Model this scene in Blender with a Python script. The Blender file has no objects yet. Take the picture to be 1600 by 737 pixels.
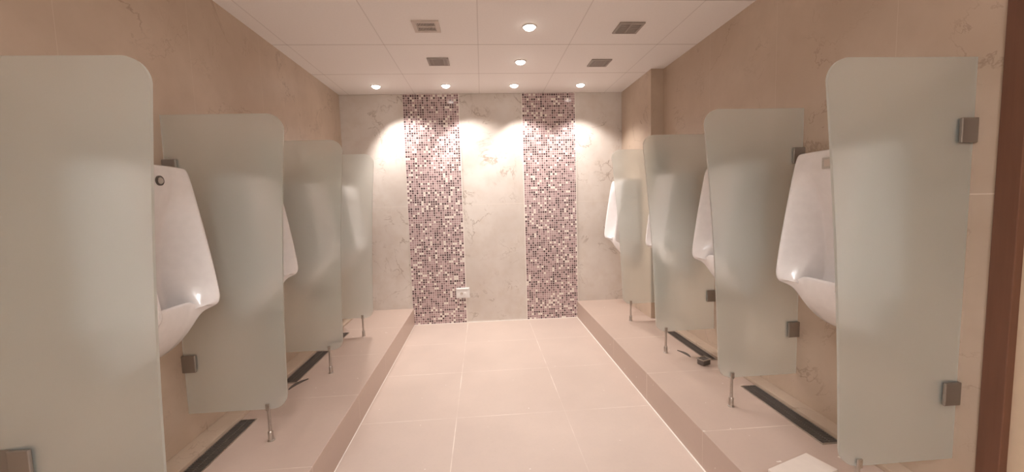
import bpy, bmesh, math, random
from mathutils import Vector, Matrix
random.seed(7)
S = bpy.context.scene
COL = S.collection
PI = math.pi

# ------------------------------------------------------------------ camera
HC = 1.33441
R_ = Vector((0.996928, -0.072897, -0.028659))
U_ = Vector((0.034607, 0.081692, 0.996057))
F_ = Vector((0.070269, 0.993988, -0.083964))
cd = bpy.data.cameras.new('camera')
cd.sensor_width = 36
cd.lens = 634.915 / 1600 * 36
cd.clip_start = 0.02
cam = bpy.data.objects.new('camera', cd)
COL.objects.link(cam)
M = Matrix((R_, U_, -F_)).transposed().to_4x4()
M.translation = (0, 0, HC)
cam.matrix_world = M
S.camera = cam

# ------------------------------------------------------------------ colour / world
S.view_settings.view_transform = 'Standard'
S.view_settings.look = 'None'
S.view_settings.exposure = 0.08
S.view_settings.gamma = 1
S.view_settings.use_curve_mapping = False
W = bpy.data.worlds.new('world')
S.world = W
W.use_nodes = True
W.node_tree.nodes['Background'].inputs[0].default_value = (1, .8, .62, 1)
W.node_tree.nodes['Background'].inputs[1].default_value = 0.0

# ------------------------------------------------------------------ room numbers
H = 2.5
D = 4.4875
XL, XR, XC = -1.461, 1.688, 1.570
YC = 3.70
KL, KR, KZ = -0.793, 1.0376, 0.188
YB = -1.6                 # wall behind the camera
WARM = (1.0, .92, .875)
# beams: x, y, tilt towards +x (deg), watts
SPOTS = [(-.998, 4.17, 22, 70), (-.320, 4.17, 20, 58), (.361, 4.18, 10, 56), (1.037, 4.18, 4, 46),
         (.356, 2.814, 0, 20), (.359, 3.492, 0, 20),
         (.355, 2.13, 0, 20), (.355, 1.45, 0, 20), (-.52, .77, 0, 26)]  # last one is added out of view to brighten the nearest left screen
SPOT_ANGLE, SPOT_BLEND = 104, .5
FILL_PANEL = ((.08, -1.0, H), .9, 66)    # added unseen fill panel behind the camera: place, size, watts

# ------------------------------------------------------------------ node helpers
def mat(name):
    m = bpy.data.materials.new(name)
    m.use_nodes = True
    nt = m.node_tree
    return m, nt, nt.nodes['Principled BSDF']

class NB:
    def __init__(s, nt): s.nt = nt; s.n = nt.nodes; s.l = nt.links
    def put(s, sock, v):
        if isinstance(v, bpy.types.NodeSocket): s.l.new(v, sock)
        elif v is not None: sock.default_value = v
    def math(s, op, a, b=None, c=None):
        n = s.n.new('ShaderNodeMath'); n.operation = op
        s.put(n.inputs[0], a); s.put(n.inputs[1], b); s.put(n.inputs[2], c)
        return n.outputs[0]
    def coords(s):
        t = s.n.new('ShaderNodeTexCoord')
        x = s.n.new('ShaderNodeSeparateXYZ'); s.l.new(t.outputs['Object'], x.inputs[0])
        return t.outputs['Object'], x.outputs[0], x.outputs[1], x.outputs[2]
    def line(s, c, period, off, hw):          # 1 on the joints
        a = s.math('DIVIDE', s.math('SUBTRACT', c, off), period)
        f = s.math('ABSOLUTE', s.math('SUBTRACT', s.math('FRACT', s.math('ADD', a, 0.5)), 0.5))
        return s.math('LESS_THAN', s.math('MULTIPLY', f, period), hw)
    def mix(s, fac, a, b):
        n = s.n.new('ShaderNodeMix'); n.data_type = 'RGBA'
        s.put(n.inputs[0], fac)
        s.put(n.inputs[6], a if not isinstance(a, tuple) else (*a, 1))
        s.put(n.inputs[7], b if not isinstance(b, tuple) else (*b, 1))
        return n.outputs[2]
    def noise(s, vec, scale, detail=4, rough=.5, dist=0):
        n = s.n.new('ShaderNodeTexNoise')
        s.put(n.inputs['Vector'], vec)
        n.inputs['Scale'].default_value = scale; n.inputs['Detail'].default_value = detail
        n.inputs['Roughness'].default_value = rough; n.inputs['Distortion'].default_value = dist
        return n.outputs[0]
    def ramp(s, fac, stops, interp='LINEAR'):
        n = s.n.new('ShaderNodeValToRGB'); n.color_ramp.interpolation = interp
        e = n.color_ramp.elements
        while len(e) < len(stops): e.new(.5)
        for el, (p, c) in zip(e, stops): el.position = p; el.color = (*c, 1) if len(c) == 3 else c
        s.put(n.inputs[0], fac)
        return n.outputs[0]
    def mapr(s, v, a, b, c=0., d=1.):
        n = s.n.new('ShaderNodeMapRange')
        s.put(n.inputs[0], v)
        for i, x in enumerate((a, b, c, d)): n.inputs[i + 1].default_value = x
        return n.outputs[0]
    def bump(s, h, strength, dist=.002):
        n = s.n.new('ShaderNodeBump'); n.inputs['Strength'].default_value = strength
        n.inputs['Distance'].default_value = dist
        s.put(n.inputs['Height'], h)
        return n.outputs[0]

def plain(name, col, rough=.5, metal=0., coat=0.):
    m, nt, b = mat(name)
    nb = NB(nt)
    o, x, y, z = nb.coords()
    n = nb.noise(o, 30, 3)
    c = nb.mix(n, tuple(v * .94 for v in col), tuple(min(1, v * 1.05) for v in col))
    nt.links.new(c, b.inputs['Base Color'])
    b.inputs['Roughness'].default_value = rough
    b.inputs['Metallic'].default_value = metal
    b.inputs['Coat Weight'].default_value = coat
    return m

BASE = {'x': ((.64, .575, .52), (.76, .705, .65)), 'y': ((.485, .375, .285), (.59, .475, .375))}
def marble(name, axis):                       # axis: which coordinate runs along the wall ('x' or 'y')
    m, nt, b = mat(name); nb = NB(nt)
    o, x, y, z = nb.coords()
    a = x if axis == 'x' else y
    big = nb.noise(o, 1.6, 4, .55)
    fine = nb.noise(o, 9, 5, .6)
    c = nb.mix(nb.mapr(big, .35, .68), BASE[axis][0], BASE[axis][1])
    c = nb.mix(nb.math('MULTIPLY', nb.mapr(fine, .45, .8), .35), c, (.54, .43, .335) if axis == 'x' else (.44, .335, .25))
    # thin broken veins
    v1 = nb.noise(o, 2.3, 7, .60, .7)
    vein = nb.math('SUBTRACT', 1.0, nb.mapr(nb.math('ABSOLUTE', nb.math('SUBTRACT', v1, .5)), 0, .012))
    msk = nb.mapr(nb.noise(o, 2.4, 3, .5), .50, .62)
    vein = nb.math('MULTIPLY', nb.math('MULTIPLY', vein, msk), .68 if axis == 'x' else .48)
    c = nb.mix(vein, c, (.24, .155, .10))
    v2 = nb.noise(o, 3.9, 6, .62, .9)
    vn2 = nb.math('SUBTRACT', 1.0, nb.mapr(nb.math('ABSOLUTE', nb.math('SUBTRACT', v2, .5)), 0, .008))
    msk2 = nb.mapr(nb.noise(o, 3.1, 2, .5), .54, .66)
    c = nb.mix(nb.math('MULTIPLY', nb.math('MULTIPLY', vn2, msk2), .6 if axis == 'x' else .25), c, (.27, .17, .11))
    # slab joints
    jz = nb.line(z, 1.3, 1.315, .0018)
    ja = nb.line(a, .68, .9, .0012)
    c = nb.mix(nb.math('MULTIPLY', jz, .55), c, (.86, .78, .70))
    if axis == 'y':
        c = nb.mix(nb.math('MULTIPLY', ja, .25), c, (.80, .72, .63))
    nt.links.new(c, b.inputs['Base Color'])
    b.inputs['Roughness'].default_value = .38
    b.inputs['Specular IOR Level'].default_value = .35
    return m

def tile_floor(name, px, ox, py, oy, base, joint):
    m, nt, b = mat(name); nb = NB(nt)
    o, x, y, z = nb.coords()
    n = nb.noise(o, 2.5, 5, .6); f = nb.noise(o, 60, 3)
    c = nb.mix(nb.mapr(n, .3, .7), tuple(v * .95 for v in base), tuple(v * 1.04 for v in base))
    c = nb.mix(nb.math('MULTIPLY', nb.mapr(f, .5, .75), .12), c, tuple(v * .8 for v in base))
    wear = nb.mapr(nb.noise(o, 3.1, 4, .6), .40, .62)
    jx = nb.line(x, px, ox, .0022) if px else None
    jy = nb.line(y, py, oy, .0020)
    j = nb.math('MAXIMUM', jx, jy) if px else jy
    c = nb.mix(nb.math('MULTIPLY', j, nb.mapr(wear, 0, 1, .12, .85)), c, joint)
    # small dried white spots
    sp = nb.math('GREATER_THAN', nb.noise(o, 34, 1), .80)
    c = nb.mix(nb.math('MULTIPLY', sp, .6), c, (.9, .87, .82))
    nt.links.new(c, b.inputs['Base Color'])
    rr = nb.mapr(n, .3, .7, .36, .46)
    nt.links.new(rr, b.inputs['Roughness'])
    b.inputs['Specular IOR Level'].default_value = .4
    return m

def ceiling_mat():
    m, nt, b = mat('ceiling_tile'); nb = NB(nt)
    o, x, y, z = nb.coords()
    f = nb.noise(o, 90, 3)
    c = nb.mix(f, (.84, .795, .76), (.91, .87, .84))
    jx = nb.line(x, .683, .010, .0035); jy = nb.line(y, .68, 3.125, .0035)
    c = nb.mix(nb.math('MULTIPLY', jx, .26), c, (.30, .24, .20))
    c = nb.mix(nb.math('MULTIPLY', jy, .62), c, (.28, .21, .17))
    nt.links.new(c, b.inputs['Base Color'])
    b.inputs['Roughness'].default_value = .75
    return m

def mosaic_mat():
    m, nt, b = mat('glass_mosaic'); nb = NB(nt)
    o, x, y, z = nb.coords()
    P = .02445
    def cell(c, off): return nb.math('FLOOR', nb.math('DIVIDE', nb.math('SUBTRACT', c, off), P))
    cx = cell(x, -.8046); cz = cell(z, 0)
    cmb = nb.n.new('ShaderNodeCombineXYZ'); nb.l.new(cx, cmb.inputs[0]); nb.l.new(cz, cmb.inputs[1])
    wn = nb.n.new('ShaderNodeTexWhiteNoise'); wn.noise_dimensions = '2D'; nb.l.new(cmb.outputs[0], wn.inputs[0])
    c = nb.ramp(wn.outputs[0], [(0, (.85, .79, .72)), (.115, (.085, .045, .05)), (.27, (.17, .10, .105)),
                                (.42, (.30, .19, .195)), (.58, (.42, .275, .285)), (.78, (.49, .345, .35))], 'CONSTANT')
    g = nb.math('MAXIMUM', nb.line(x, P, -.8046, .0024), nb.line(z, P, 0, .0024))
    c = nb.mix(g, c, (.71, .60, .565))
    nt.links.new(c, b.inputs['Base Color'])
    rr = nb.mapr(g, 0, 1, .10, .7)
    nt.links.new(rr, b.inputs['Roughness'])
    nt.links.new(nb.bump(nb.math('SUBTRACT', 1.0, g), .35, .001), b.inputs['Normal'])
    return m

def frosted():
    m, nt, b = mat('frosted_glass'); nb = NB(nt)
    b.inputs['Base Color'].default_value = (.965, .99, .97, 1)
    b.inputs['Transmission Weight'].default_value = 1
    b.inputs['Roughness'].default_value = .33
    b.inputs['IOR'].default_value = 1.25
    o, x, y, z = nb.coords()
    g = nb.noise(o, 260, 2)
    tr = nb.n.new('ShaderNodeBsdfTranslucent')
    df = nb.n.new('ShaderNodeBsdfDiffuse')
    cc = nb.mix(g, (.70, .745, .70), (.80, .84, .80))
    nt.links.new(cc, tr.inputs[0]); nt.links.new(cc, df.inputs[0])
    mx = nb.n.new('ShaderNodeMixShader'); mx.inputs[0].default_value = .55
    nt.links.new(tr.outputs[0], mx.inputs[1]); nt.links.new(df.outputs[0], mx.inputs[2])
    m2 = nb.n.new('ShaderNodeMixShader'); m2.inputs[0].default_value = FROST
    nt.links.new(b.outputs[0], m2.inputs[1]); nt.links.new(mx.outputs[0], m2.inputs[2])
    nt.links.new(m2.outputs[0], nt.nodes['Material Output'].inputs[0])
    return m
FROST = .22

def lamp_mat():
    m, nt, b = mat('lamp_glow')
    b.inputs['Base Color'].default_value = (1, 1, 1, 1)
    b.inputs['Emission Color'].default_value = (1, .93, .86, 1)
    b.inputs['Emission Strength'].default_value = 14
    return m

def steel(name, col, rough):
    m, nt, b = mat(name); nb = NB(nt)
    o, x, y, z = nb.coords()
    n = nb.noise(o, 120, 2)
    nt.links.new(nb.mix(n, tuple(v * .9 for v in col), col), b.inputs['Base Color'])
    b.inputs['Metallic'].default_value = 1
    nt.links.new(nb.mapr(n, .3, .7, rough - .05, rough + .06), b.inputs['Roughness'])
    return m

MARX = marble('cream_marble_slabs', 'x')
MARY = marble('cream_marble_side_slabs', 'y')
FLOOR = tile_floor('beige_floor_tile', .683, -.205, .685, 3.14, (.60, .49, .425), (.88, .80, .72))
STEP = tile_floor('beige_step_tile', None, 0, .68, 2.456, (.53, .41, .345), (.82, .73, .64))
STEPR = tile_floor('beige_right_step_tile', None, 0, .68, 1.832, (.53, .41, .345), (.82, .73, .64))
CEIL = ceiling_mat()
MOSAIC = mosaic_mat()
GLASS = frosted()
CERAMIC = plain('white_glazed_ceramic', (.87, .845, .84), .14, 0, .3)
STEEL = steel('brushed_steel', (.56, .52, .48), .32)
DULL = steel('dull_clamp_steel', (.40, .37, .34), .42)
DARKM = plain('dark_grate_metal', (.13, .112, .10), .5, .35)
BLACK = plain('drain_dark', (.02, .017, .015), .7)
CARD = plain('pale_card', (.72, .63, .56), .5)
WHITE = plain('white_paint', (.82, .80, .77), .45)
GROUT = plain('white_grout', (.88, .83, .77), .6)
VENTG = plain('grey_vent_plastic', (.36, .31, .275), .5)
VENTL = plain('pale_vent_plastic', (.60, .52, .46), .5)
WOOD, _nt, _b = mat('dark_brown_wood')
_nb = NB(_nt); _o, _x, _y, _z = _nb.coords()
_cm = _nb.n.new('ShaderNodeMapping'); _nb.l.new(_o, _cm.inputs[0]); _cm.inputs['Scale'].default_value = (14, 14, .9)
_nt.links.new(_nb.mix(_nb.noise(_cm.outputs[0], 5, 5, .6), (.115, .045, .024), (.17, .072, .04)), _b.inputs['Base Color'])
_b.inputs['Roughness'].default_value = .45
CREAM = plain('cream_door_paint', (.62, .48, .34), .4)
PLASTIC = plain('white_switch_plastic', (.86, .84, .82), .3)
GLOW = lamp_mat()
PANEL, _nt, _b = mat('fill_panel_glow')
_b.inputs['Emission Color'].default_value = (.98, .98, 1, 1)
_b.inputs['Emission Strength'].default_value = FILL_PANEL[2] / (FILL_PANEL[1] ** 2 * PI)

# ------------------------------------------------------------------ mesh helpers
def add_box(bm, lo, hi, bevel=0):
    vs = [bm.verts.new((x, y, z)) for x in (lo[0], hi[0]) for y in (lo[1], hi[1]) for z in (lo[2], hi[2])]
    fs = []
    for q in ((0, 1, 3, 2), (4, 6, 7, 5), (0, 4, 5, 1), (2, 3, 7, 6), (0, 2, 6, 4), (1, 5, 7, 3)):
        fs.append(bm.faces.new([vs[i] for i in q]))
    if bevel:
        es = list({e for f in fs for e in f.edges})
        bmesh.ops.bevel(bm, geom=es, offset=bevel, segments=2, profile=.5, affect='EDGES')

def add_lathe(bm, prof, seg=24, c=(0, 0), cap=True, axis='z', base=0):
    rings = []
    for r, h in prof:
        ring = []
        for k in range(seg):
            a = 2 * PI * k / seg
            u, v = r * math.cos(a), r * math.sin(a)
            if axis == 'z': ring.append(bm.verts.new((c[0] + u, c[1] + v, base + h)))
            elif axis == 'x': ring.append(bm.verts.new((base + h, c[0] + u, c[1] + v)))
            else: ring.append(bm.verts.new((c[0] + u, base + h, c[1] + v)))
        rings.append(ring)
    for a, b in zip(rings, rings[1:]):
        for k in range(seg):
            bm.faces.new((a[k], a[(k + 1) % seg], b[(k + 1) % seg], b[k]))
    if cap:
        bm.faces.new(list(reversed(rings[0]))); bm.faces.new(rings[-1])

def add_prism(bm, pts, a0, a1, axis):         # pts 2-D outline, extruded along axis
    def P(u, v, w):
        return {'y': (u, w, v), 'x': (w, u, v), 'z': (u, v, w)}[axis]
    A = [bm.verts.new(P(u, v, a0)) for u, v in pts]
    B = [bm.verts.new(P(u, v, a1)) for u, v in pts]
    n = len(pts)
    for k in range(n):
        bm.faces.new((A[k], A[(k + 1) % n], B[(k + 1) % n], B[k]))
    bm.faces.new(A); bm.faces.new(list(reversed(B)))

def obj(name, bm, m, parent=None, smooth=False):
    bmesh.ops.recalc_face_normals(bm, faces=bm.faces[:])
    me = bpy.data.meshes.new(name)
    bm.to_mesh(me); bm.free()
    if smooth:
        for p in me.polygons: p.use_smooth = True
    me.materials.append(m)
    o = bpy.data.objects.new(name, me)
    COL.objects.link(o)
    if parent: o.parent = parent
    return o

def auto_smooth(o, deg=35):
    me = o.data
    for p in me.polygons: p.use_smooth = True
    me.set_sharp_from_angle(angle=math.radians(deg))

def struct(name, bm, m):
    o = obj(name, bm, m)
    o['kind'] = 'structure'
    return o

def thing(name, label, cat, loc, rz=0, group=None):
    o = bpy.data.objects.new(name, None)
    COL.objects.link(o)
    o.location = loc; o.rotation_euler = (0, 0, rz)
    o.empty_display_size = .05
    o['label'] = label; o['category'] = cat
    if group: o['group'] = group
    return o

def tag(o, label, cat, group=None):
    o['label'] = label; o['category'] = cat
    if group: o['group'] = group
    return o

def dup(root, loc, rz, label):
    r = root.copy(); COL.objects.link(r)
    r.location = loc; r.rotation_euler = (0, 0, rz); r['label'] = label
    for ch in list(root.children):
        c = ch.copy(); COL.objects.link(c); c.parent = r
        for g in ch.children:
            d = g.copy(); COL.objects.link(d); d.parent = c
    return r

# ------------------------------------------------------------------ the room
T = .12
bm = bmesh.new(); add_box(bm, (XL - T, YB - T, -.15), (XR + T, D + T, 0)); struct('floor', bm, FLOOR)
bm = bmesh.new(); add_box(bm, (XL - T, YB - T, H), (XR + T, D + T, H + .1)); struct('ceiling', bm, CEIL)
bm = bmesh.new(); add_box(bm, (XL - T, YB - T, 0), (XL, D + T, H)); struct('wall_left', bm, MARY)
bm = bmesh.new(); add_box(bm, (XL, D, 0), (XR, D + T, H)); struct('wall_back', bm, MARX)
bm = bmesh.new(); add_box(bm, (XL, YB - T, 0), (XR, YB, H)); struct('wall_front', bm, MARX)
DY0, DY1 = .36, 1.165                          # doorway in the right wall
bm = bmesh.new()
add_prism(bm, [(XR, DY1), (XR, YC), (XC, YC), (XC, D), (XR + T, D), (XR + T, DY1)], 0, H, 'z')
add_box(bm, (XR, YB - T, 0), (XR + T, DY0, H))
add_box(bm, (XR, DY0, 2.28), (XR + T, DY1, H))
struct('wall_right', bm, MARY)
# raised steps along both walls
YS = .70
bm = bmesh.new(); add_box(bm, (XL, YS, 0), (KL, D, KZ), .003); struct('trim_1', bm, STEP)
bm = bmesh.new(); add_prism(bm, [(KR, 1.24), (XR, 1.24), (XR, YC), (XC, YC), (XC, D), (KR, D)], 0, KZ, 'z'); struct('trim_2', bm, STEPR)
# marble ledge along the foot of both walls
bm = bmesh.new(); add_box(bm, (XL, YS, KZ), (XL + .105, D, KZ + .022), .004); struct('baseboard_left', bm, MARY)
bm = bmesh.new(); add_box(bm, (XR - .082, 1.24, KZ), (XR, YC, KZ + .022), .004); struct('baseboard_right', bm, MARY)
# mosaic bands on the back wall, with white edge strips
for n, (a, b) in enumerate(((-.8046, -.2127), (.4636, 1.047))):
    bm = bmesh.new(); add_box(bm, (a, D - .004, 0), (b, D, H)); struct('trim_%d' % (3 + n), bm, MOSAIC)
for n, x in enumerate((-.2127, .4636, 1.047, -.8046)):
    w = .006 if n < 3 else .002
    z0 = KZ if x < -.7 else 0
    bm = bmesh.new(); add_box(bm, (x - w / 2, D - .006, z0), (x + w / 2, D, H)); struct('trim_%d' % (5 + n), bm, GROUT)
# white sealant along the floor edges
bm = bmesh.new(); add_box(bm, (KL, D - .010, 0), (KR, D, .006)); struct('trim_9', bm, GROUT)
bm = bmesh.new(); add_box(bm, (KR - .007, 1.24, 0), (KR, D, .004)); struct('trim_10', bm, GROUT)
bm = bmesh.new(); add_box(bm, (KL, YS, 0), (KL + .004, D, .003)); struct('trim_11', bm, GROUT)
# door in the right wall
bm = bmesh.new()
add_box(bm, (XR - .008, DY1 - .005, 0), (XR + T, 1.225, 2.36), .003)
add_box(bm, (XR - .008, DY0 - .07, 0), (XR + T, DY0 + .005, 2.36), .003)
add_box(bm, (XR - .008, DY0 - .07, 2.28), (XR + T, 1.225, 2.36), .003)
struct('trim_12', bm, WOOD)
bm = bmesh.new(); add_box(bm, (XR + .02, DY0 + .005, 0.005), (XR + .06, DY1 - .005, 2.28)); struct('door_1', bm, CREAM)

# ------------------------------------------------------------------ downlights
def spot(parent, tilt, watts):
    l = bpy.data.lights.new('downlight_beam', 'SPOT')
    l.energy = watts; l.color = WARM; l.spot_size = math.radians(SPOT_ANGLE); l.spot_blend = SPOT_BLEND
    l.shadow_soft_size = .03
    o = bpy.data.objects.new('downlight_beam', l)
    o.location = (0, 0, -.032); o.rotation_euler = (0, math.radians(-tilt), 0)
    COL.objects.link(o); o.parent = parent

def make_downlight(loc, label):
    t = thing('ceiling_downlight', label, 'light', loc, 0, 'round ceiling downlights')
    bm = bmesh.new()
    add_lathe(bm, [(.050, 0), (.050, -.004), (.046, -.007), (.040, -.006), (.038, -.001), (.038, 0)], 32, cap=False)
    obj('trim_ring', bm, WHITE, t, True)
    bm = bmesh.new()
    add_lathe(bm, [(.0375, -.0005), (.037, -.008), (.031, -.017), (.018, -.023), (.004, -.025)], 32)
    obj('lamp_lens', bm, GLOW, t, True)
    return t
LL = ['glowing round downlight at the left end of the ceiling row nearest the mosaic wall',
      'glowing round downlight above the right edge of the left mosaic band',
      'glowing round downlight just left of the right mosaic band, in the row along the wall',
      'glowing round downlight at the right end of the ceiling row nearest the mosaic wall',
      'glowing round downlight nearest the top edge of the photo, largest of the ceiling lights',
      'glowing round downlight in the second ceiling row, alone between the two farther vents',
      'round ceiling downlight just above the view, over the middle of the floor',
      'round ceiling downlight overhead near the camera',
      'added round downlight out of view, brightening the nearest left screen']
base_l = None
for (x, y, tilt, w), lab in zip(SPOTS, LL):
    if base_l is None:
        t = base_l = make_downlight((x, y, H), lab)
    else:
        t = dup(base_l, (x, y, H), 0, lab)
for o in [o for o in COL.objects if o.name.startswith('ceiling_downlight')]:
    for x, y, tilt, w in SPOTS:
        if abs(o.location.x - x) < 1e-3 and abs(o.location.y - y) < 1e-3: spot(o, tilt, w)

# unseen square fill panel, added behind the camera to brighten the near screens
(ex, ey, ez), es_, ew = FILL_PANEL
t = thing('added_fill_panel', 'added square fill light on the ceiling behind the camera, out of view', 'light', (ex, ey, ez))
bm = bmesh.new(); h = es_ / 2
for lo, hi in (((-h - .03, -h - .03), (h + .03, -h)), ((-h - .03, h), (h + .03, h + .03)), ((-h - .03, -h), (-h, h)), ((h, -h), (h + .03, h))):
    add_box(bm, (lo[0], lo[1], -.03), (hi[0], hi[1], 0))
obj('frame', bm, WHITE, t)
bm = bmesh.new(); add_box(bm, (-h, -h, -.02), (h, h, -.001)); obj('diffuser', bm, PANEL, t)

# ------------------------------------------------------------------ ceiling vents
def vent(x, y, frame_m, label, style):
    t = thing('ceiling_vent', label, 'vent', (x, y, H), 0, 'square ceiling vents')
    h, f = .086, .026 if style == 'pale' else .016
    bm = bmesh.new()
    for lo, hi in (((-h, -h), (h, -h + f)), ((-h, h - f), (h, h)), ((-h, -h + f), (-h + f, h - f)), ((h - f, -h + f), (h, h - f))):
        add_box(bm, (lo[0], lo[1], -.009), (hi[0], hi[1], 0))
    obj('frame', bm, frame_m, t)
    i = h - f
    bm = bmesh.new(); add_box(bm, (-i, -i, -.002), (i, i, 0)); obj('backing', bm, BLACK if style == 'pale' else DARKM, t)
    bm = bmesh.new()
    if style == 'pale':
        for k in range(12):
            xx = -i + (k + .5) * 2 * i / 12
            add_box(bm, (xx - .0022, -i, -.007), (xx + .0022, i, -.002))
        add_box(bm, (-i, -.007, -.008), (i, .007, -.002))
    elif style == 'split':
        for k in range(9):
            yy = -i + (k + .5) * 2 * i / 9
            add_box(bm, (-i, yy - .0045, -.007), (i, yy + .0045, -.002))
        add_box(bm, (-.006, -i, -.008), (.006, i, -.002))
    else:
        for k in range(9):
            yy = -i + (k + .5) * 2 * i / 9
            add_box(bm, (-i, yy - .0045, -.007), (i, yy + .0045, -.002))
        for s in (-1, 1):
            add_box(bm, (s * i * .62 - .004, -i, -.008), (s * i * .62 + .004, i, -.002))
    obj('slats', bm, frame_m, t)
vent(-.325, 2.807, VENTL, 'pale framed vent with two rows of dark slots, nearest on the left of the ceiling', 'pale')
vent(-.318, 3.48, VENTG, 'small grey ceiling vent on the left, farther back than the pale slotted one', 'bars')
vent(1.04, 2.826, VENTG, 'grey louvred ceiling vent nearest on the right, with a bar down its middle', 'split')
vent(1.041, 3.528, VENTG, 'grey ceiling vent on the right, nearer the mosaic wall', 'bars')

# ------------------------------------------------------------------ glass partitions (local x: out of the wall, y: along it, z from step top)
def panel_outline(w, ztop, zbot, taper=.09):
    pts = [(.004, zbot), ]
    wb = w - taper                               # narrower at the foot
    def wid(z):
        f = (z - .43) / (1.70 - .43)
        return wb + (w - wb) * (1 - (1 - max(0, min(1, f))) ** 1.0) - .012 * math.sin(PI * max(0, min(1, f)))
    rb, rt = .07, .075
    for k in range(9):
        a = -PI / 2 + PI / 2 * k / 8
        pts.append((wid(zbot + rb) - rb + rb * math.cos(a), zbot + rb + rb * math.sin(a)))
    for k in range(1, 14):
        z = zbot + rb + (ztop - rt - zbot - rb) * k / 14
        pts.append((wid(z), z))
    for k in range(13):
        a = PI / 2 * k / 12
        pts.append((wid(ztop - rt) - rt + rt * math.cos(a), ztop - rt + rt * math.sin(a)))
    pts.append((.004, ztop))
    return [(x, z - KZ) for x, z in pts]

def make_clamp(parent, z, x0=0):
    bm = bmesh.new()
    for s in (-1, 1):
        add_box(bm, (x0, s * .0055 - (.011 if s < 0 else 0), z - .042), (x0 + .062, s * .0055 + (.011 if s > 0 else 0), z + .042), .003)
    add_box(bm, (0, -.0056, z - .042), (x0 + .003, .0056, z + .042))
    return obj('wall_clamp', bm, DULL, parent)

def make_partition(loc, rz, w, label, cx=0):
    t = thing('glass_partition', label, 'partition', loc, rz, 'frosted glass urinal partitions')
    bm = bmesh.new()
    add_prism(bm, panel_outline(w, 1.776, .352, .076 if rz == 0 else .094), -.005, .005, 'y')
    es = [e for e in bm.edges if abs(e.verts[0].co.y - e.verts[1].co.y) < 1e-6]
    bmesh.ops.bevel(bm, geom=es, offset=.0012, segments=1, affect='EDGES')
    obj('glass_pane', bm, GLASS, t)
    make_clamp(t, 1.532 - KZ, cx); make_clamp(t, .602 - KZ, cx)
    bm = bmesh.new()
    px = w - .17
    add_lathe(bm, [(.0075, .045), (.0075, .150), (.0085, .152), (.0085, .176)], 16, (px, 0))
    p = obj('support_post', bm, STEEL, t); auto_smooth(p)
    bm = bmesh.new()
    add_lathe(bm, [(.017, 0), (.017, .004), (.0125, .006), (.0125, .046), (.010, .050)], 20, (px, 0))
    q = obj('post_base', bm, STEEL, p); auto_smooth(q)
    bm = bmesh.new()                            # little fork gripping the pane edge
    for s in (-1, 1):
        add_box(bm, (px - .010, s * .0085 - .0032, .158), (px + .010, s * .0085 + .0032, .192), .002)
    obj('post_clip', bm, STEEL, p)
    return t

YP = (1.262, 2.012, 2.818, 3.600)
YPR = (1.30, 2.045, 2.842, 3.655)
LABL = ['large frosted glass urinal screen closest to the camera at the left edge of the view',
        'frosted glass urinal screen second along the left wall, just past the nearest left urinal',
        'frosted glass urinal screen third along the left wall',
        'frosted glass urinal screen on the left wall closest to the mosaic wall']
LABR = ['frosted glass urinal screen nearest the brown door frame on the right wall, two clamps showing',
        'frosted glass urinal screen second along the right wall from the brown door frame',
        'frosted glass urinal screen third along the right wall from the brown door frame',
        'frosted glass urinal screen in front of the wall pillar, right side, closest to the mosaic wall']
pl = make_partition((XL, YP[0], KZ), 0, .533, LABL[0], .035)
pl2 = make_partition((XL, YP[1], KZ), 0, .545, LABL[1])
for k in (2, 3): dup(pl2, (XL, YP[k], KZ), 0, LABL[k])
pr = make_partition((XR, YPR[0], KZ), PI, .540, LABR[0])
for k in (1, 2): dup(pr, (XR, YPR[k], KZ), PI, LABR[k])
make_partition((XR, YPR[3], KZ), PI, .503, LABR[3])

# ------------------------------------------------------------------ urinals (local x: out of the wall, y: along it, z: height above floor)
CEN = [(0,1.525),(.135,1.528),(.152,1.524),(.158,1.512),(.160,1.42),(.145,1.385),(.115,1.33),(.085,1.24),(.065,1.12),
       (.060,1.02),(.064,.94),(.08,.885),(.105,.865),(.135,.872),(.155,.90),(.165,.93),(.174,.948),(.186,.944),(.190,.928),
       (.186,.885),(.175,.845),(.15,.79),(.10,.735),(.045,.70),(0,.69)]
WNG = [(0,1.525),(.145,1.525),(.168,1.52),(.182,1.505),(.198,1.42),(.204,1.385),(.213,1.33),(.228,1.24),(.246,1.12),
       (.255,1.05),(.261,1.0),(.264,.97),(.265,.955),(.263,.94),(.259,.925),(.250,.912),(.236,.905),(.22,.898),(.205,.89),
       (.188,.87),(.170,.835),(.14,.785),(.095,.735),(.042,.702),(0,.692)]
TF = [1] * 17 + [.96, .88, .80, .74, .66, .56, .46, .42]
# the cross-section columns: t, blend to the wing profile, depth factor
COLS = [(0, 0, 0, 1), (.060, .0, 0, 1), (.092, .03, .05, 1), (.100, .06, .12, 1), (.106, .12, .55, 1), (.112, .20, .66, 1),
        (.128, .46, .74, 1), (.146, .78, .86, 1), (.157, .95, .96, 1), (.166, 1, 1, 1.0),
        (.176, 1, 1, .985), (.183, 1, 1, .93), (.185, 1, 1, .80), (.185, 1, 1, .4), (.185, 1, 1, 0)]
POCKET = {9: .35, 10: .8, 11: 1, 12: 1, 13: 1, 14: 1, 15: .9, 16: .8, 17: .6, 18: .35}   # how far each row belongs to the bowl

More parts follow.
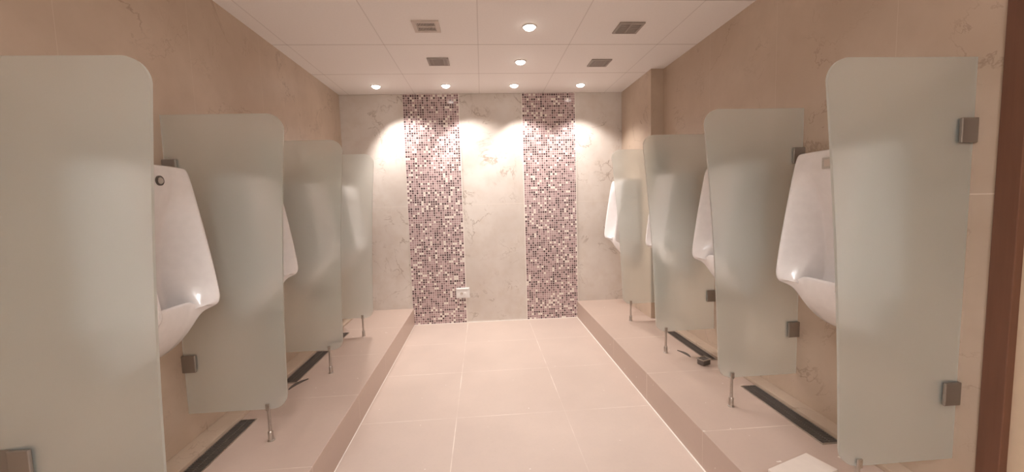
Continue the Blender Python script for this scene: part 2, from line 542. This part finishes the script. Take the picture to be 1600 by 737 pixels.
def make_urinal(loc, rz, label, sensor):
    t = thing('wall_urinal', label, 'urinal', loc, rz, 'white ceramic wall urinals')
    bm = bmesh.new()
    cols = []
    full = [(-a, b, c, d) for a, b, c, d in reversed(COLS[1:])] + COLS
    n = len(CEN)
    for tt, b0, b1, dep in full:
        col = []
        for i in range(n):
            k = POCKET.get(i, 0)
            bl = b0 * (1 - k) + b1 * k
            p = CEN[i][0] * (1 - bl) + WNG[i][0] * bl
            z = CEN[i][1] * (1 - bl) + WNG[i][1] * bl
            f = TF[i] * (.94 + .06 * min(1, (1.525 - z) / .5))
            col.append(bm.verts.new((.002 + p * dep, tt * f, z)))
        cols.append(col)
    for a, b in zip(cols, cols[1:]):
        for i in range(n - 1):
            bm.faces.new((a[i], a[i + 1], b[i + 1], b[i]))
    bmesh.ops.remove_doubles(bm, verts=bm.verts[:], dist=1e-5)
    o = obj('basin', bm, CERAMIC, t, True)
    md = o.modifiers.new('sub', 'SUBSURF'); md.levels = 2; md.render_levels = 2
    bm = bmesh.new()                            # drain inside the bowl
    add_lathe(bm, [(.020, 0), (.020, .003), (.015, .005)], 20, (.105, 0), base=.868)
    obj('drain_strainer', bm, STEEL, t, True)
    if sensor == 'round':
        bm = bmesh.new(); add_lathe(bm, [(.020, 0), (.020, .006), (.0165, .008), (.0145, .006)], 28, (.026, 1.460), axis='x', base=.161)
        s = obj('flush_sensor', bm, DARKM, t); auto_smooth(s)
        bm = bmesh.new(); add_lathe(bm, [(.0145, 0), (.013, .003), (.006, .004)], 24, (.026, 1.460), axis='x', base=.1665)
        obj('sensor_window', bm, STEEL, s, True)
    else:
        bm = bmesh.new(); add_box(bm, (.160, -.032, 1.440), (.169, .032, 1.490), .003)
        s = obj('flush_sensor', bm, STEEL, t)
        bm = bmesh.new(); add_box(bm, (.1685, -.018, 1.450), (.170, .018, 1.480), .0005)
        obj('sensor_window', bm, VENTL, s)
    return t

YUL = (1.730, 2.515, 3.30, 4.085)
YUR = (1.700, 2.500, 3.30, 4.130)
UL = ['white ceramic urinal nearest on the left wall, round grey flush sensor on its top',
      'white ceramic urinal second on the left wall, only its side lip showing past the glass',
      'white ceramic urinal third on the left wall, behind frosted glass',
      'white ceramic urinal last on the left wall, blurred behind the far glass screen']
UR = ['white ceramic urinal nearest on the right wall, square grey flush sensor on its top',
      'white ceramic urinal second on the right wall, its left side showing between two glass screens',
      'white ceramic urinal third on the right wall, a thin sliver showing beside the glass',
      'white ceramic urinal on the right wall pillar closest to the mosaic wall, brightly lit inside']
ul = make_urinal((XL, YUL[0], 0), 0, UL[0], 'round')
for k in (1, 2, 3): dup(ul, (XL, YUL[k], 0), 0, UL[k])
ur = make_urinal((XR, YUR[0], 0), PI, UR[0], 'square')
for k in (1, 2): dup(ur, (XR, YUR[k], 0), PI, UR[k])
dup(ur, (XC, YUR[3], 0), PI, UR[3])

# ------------------------------------------------------------------ drain grates in the steps
def grate(x0, x1, y0, y1, label):
    t = thing('drain_grate', label, 'drain grate', ((x0 + x1) / 2, (y0 + y1) / 2, KZ), 0, 'floor drain grates')
    w, l = (x1 - x0) / 2, (y1 - y0) / 2
    bm = bmesh.new(); f = .004
    for lo, hi in (((-w, -l), (w, -l + f)), ((-w, l - f), (w, l)), ((-w, -l + f), (-w + f, l - f)), ((w - f, -l + f), (w, l - f))):
        add_box(bm, (lo[0], lo[1], 0), (hi[0], hi[1], .005))
    obj('steel_rim', bm, STEEL, t)
    bm = bmesh.new(); add_box(bm, (-w + f, -l + f, 0), (w - f, l - f, .001)); obj('channel', bm, BLACK, t)
    bm = bmesh.new()
    n = int(2 * l / .012)
    for k in range(n):
        y = -l + f + (k + .5) * (2 * l - 2 * f) / n
        add_box(bm, (-w + f, y - .0034, .001), (w - f, y + .0034, .004))
    add_box(bm, (-.003, -l + f, .001), (.003, l - f, .0045))
    obj('bars', bm, DARKM, t)
grate(XL + .107, XL + .192, 1.63, 2.23, 'long dark drain grate nearest in the left step, beside the wall')
grate(XL + .112, XL + .205, 2.68, 3.257, 'dark drain grate in the left step behind the second support post')
grate(XL + .140, XL + .215, 3.36, 3.715, 'dark drain grate in the left step farthest along, by the last support post')
grate(XR - .176, XR - .084, 1.665, 2.256, 'long dark drain grate nearest in the right step, under the closest right urinal')
grate(XR - .160, XR - .084, 2.66, 3.286, 'dark drain grate in the right step just before the wall pillar')

# ------------------------------------------------------------------ small things
# switch plate on the back wall
t = thing('switch_plate', 'white socket plate low on the back wall at the left mosaic edge', 'socket', (-.248, D - .004, .342))
bm = bmesh.new(); add_box(bm, (-.075, -.014, -.058), (.075, 0, .058), .004); obj('plate', bm, PLASTIC, t)
bm = bmesh.new(); add_box(bm, (-.056, -.018, -.044), (.060, -.012, .034), .003); c = obj('cover', bm, PLASTIC, t)
bm = bmesh.new(); add_box(bm, (-.064, -.022, .037), (.064, -.012, .050), .003); obj('hinged_lip', bm, PLASTIC, t)
bm = bmesh.new(); add_lathe(bm, [(.016, 0), (.016, -.003), (.011, -.003), (.010, -.001)], 20, (-.014, -.006), axis='y', base=-.018); obj('socket_ring', bm, VENTL, t, True)
bm = bmesh.new(); add_box(bm, (.012, -.026, -.022), (.036, -.017, .006), .004); obj('knob', bm, PLASTIC, t)

# dark cap lying on the right step
t = thing('loose_drain_fitting', 'small dark square fitting lying on the right step beside the second grate', 'fitting', (1.475, 2.60, KZ), .35)
bm = bmesh.new()
add_box(bm, (-.035, -.028, 0), (.035, .028, .040), .008); o = obj('body', bm, DARKM, t); auto_smooth(o, 50)
bm = bmesh.new()
for lo, hi in (((-.038, -.031), (.038, -.024)), ((-.038, .024), (.038, .031)), ((-.038, -.024), (-.031, .024)), ((.031, -.024), (.038, .024))):
    add_box(bm, (lo[0], lo[1], .037), (hi[0], hi[1], .043), .001)
obj('rim', bm, STEEL, t)

def sliver(loc, rz, ln, wd, label, m=DARKM):    # thin curved offcut lying flat
    bm = bmesh.new(); n = 10; up, dn = [], []
    for k in range(n + 1):
        s = k / n; x = (s - .5) * ln; bow = .10 * ln * (1 - (2 * s - 1) ** 2)
        h = wd * (.08 + .92 * math.sin(PI * min(1, s * .9 + .05)))
        up.append((x, bow + h / 2)); dn.append((x, bow - h / 2))
    add_prism(bm, up + dn[::-1], 0, .004, 'z')
    o = obj('curved_strip', bm, m); o.location = loc; o.rotation_euler = (0, 0, rz)
    tag(o, label, 'debris', 'curved strips on the steps')
sliver((1.435, 2.80, KZ), -1.37, .14, .024, 'thin dark curved strip lying on the right step near the third post')
sliver((-1.235, 2.66, KZ), 1.2, .16, .026, 'thin dark curved strip lying on the left step between two posts')

# pale box at the lower right
bm = bmesh.new(); add_box(bm, (-.12, -.06, 0), (.12, .06, .06), .003)
o = obj('flat_box', bm, CARD); o.location = (1.229, 1.44, KZ); o.rotation_euler = (0, 0, .337)
tag(o, 'pale pinkish flat box lying on the right step below the nearest right glass screen', 'box')
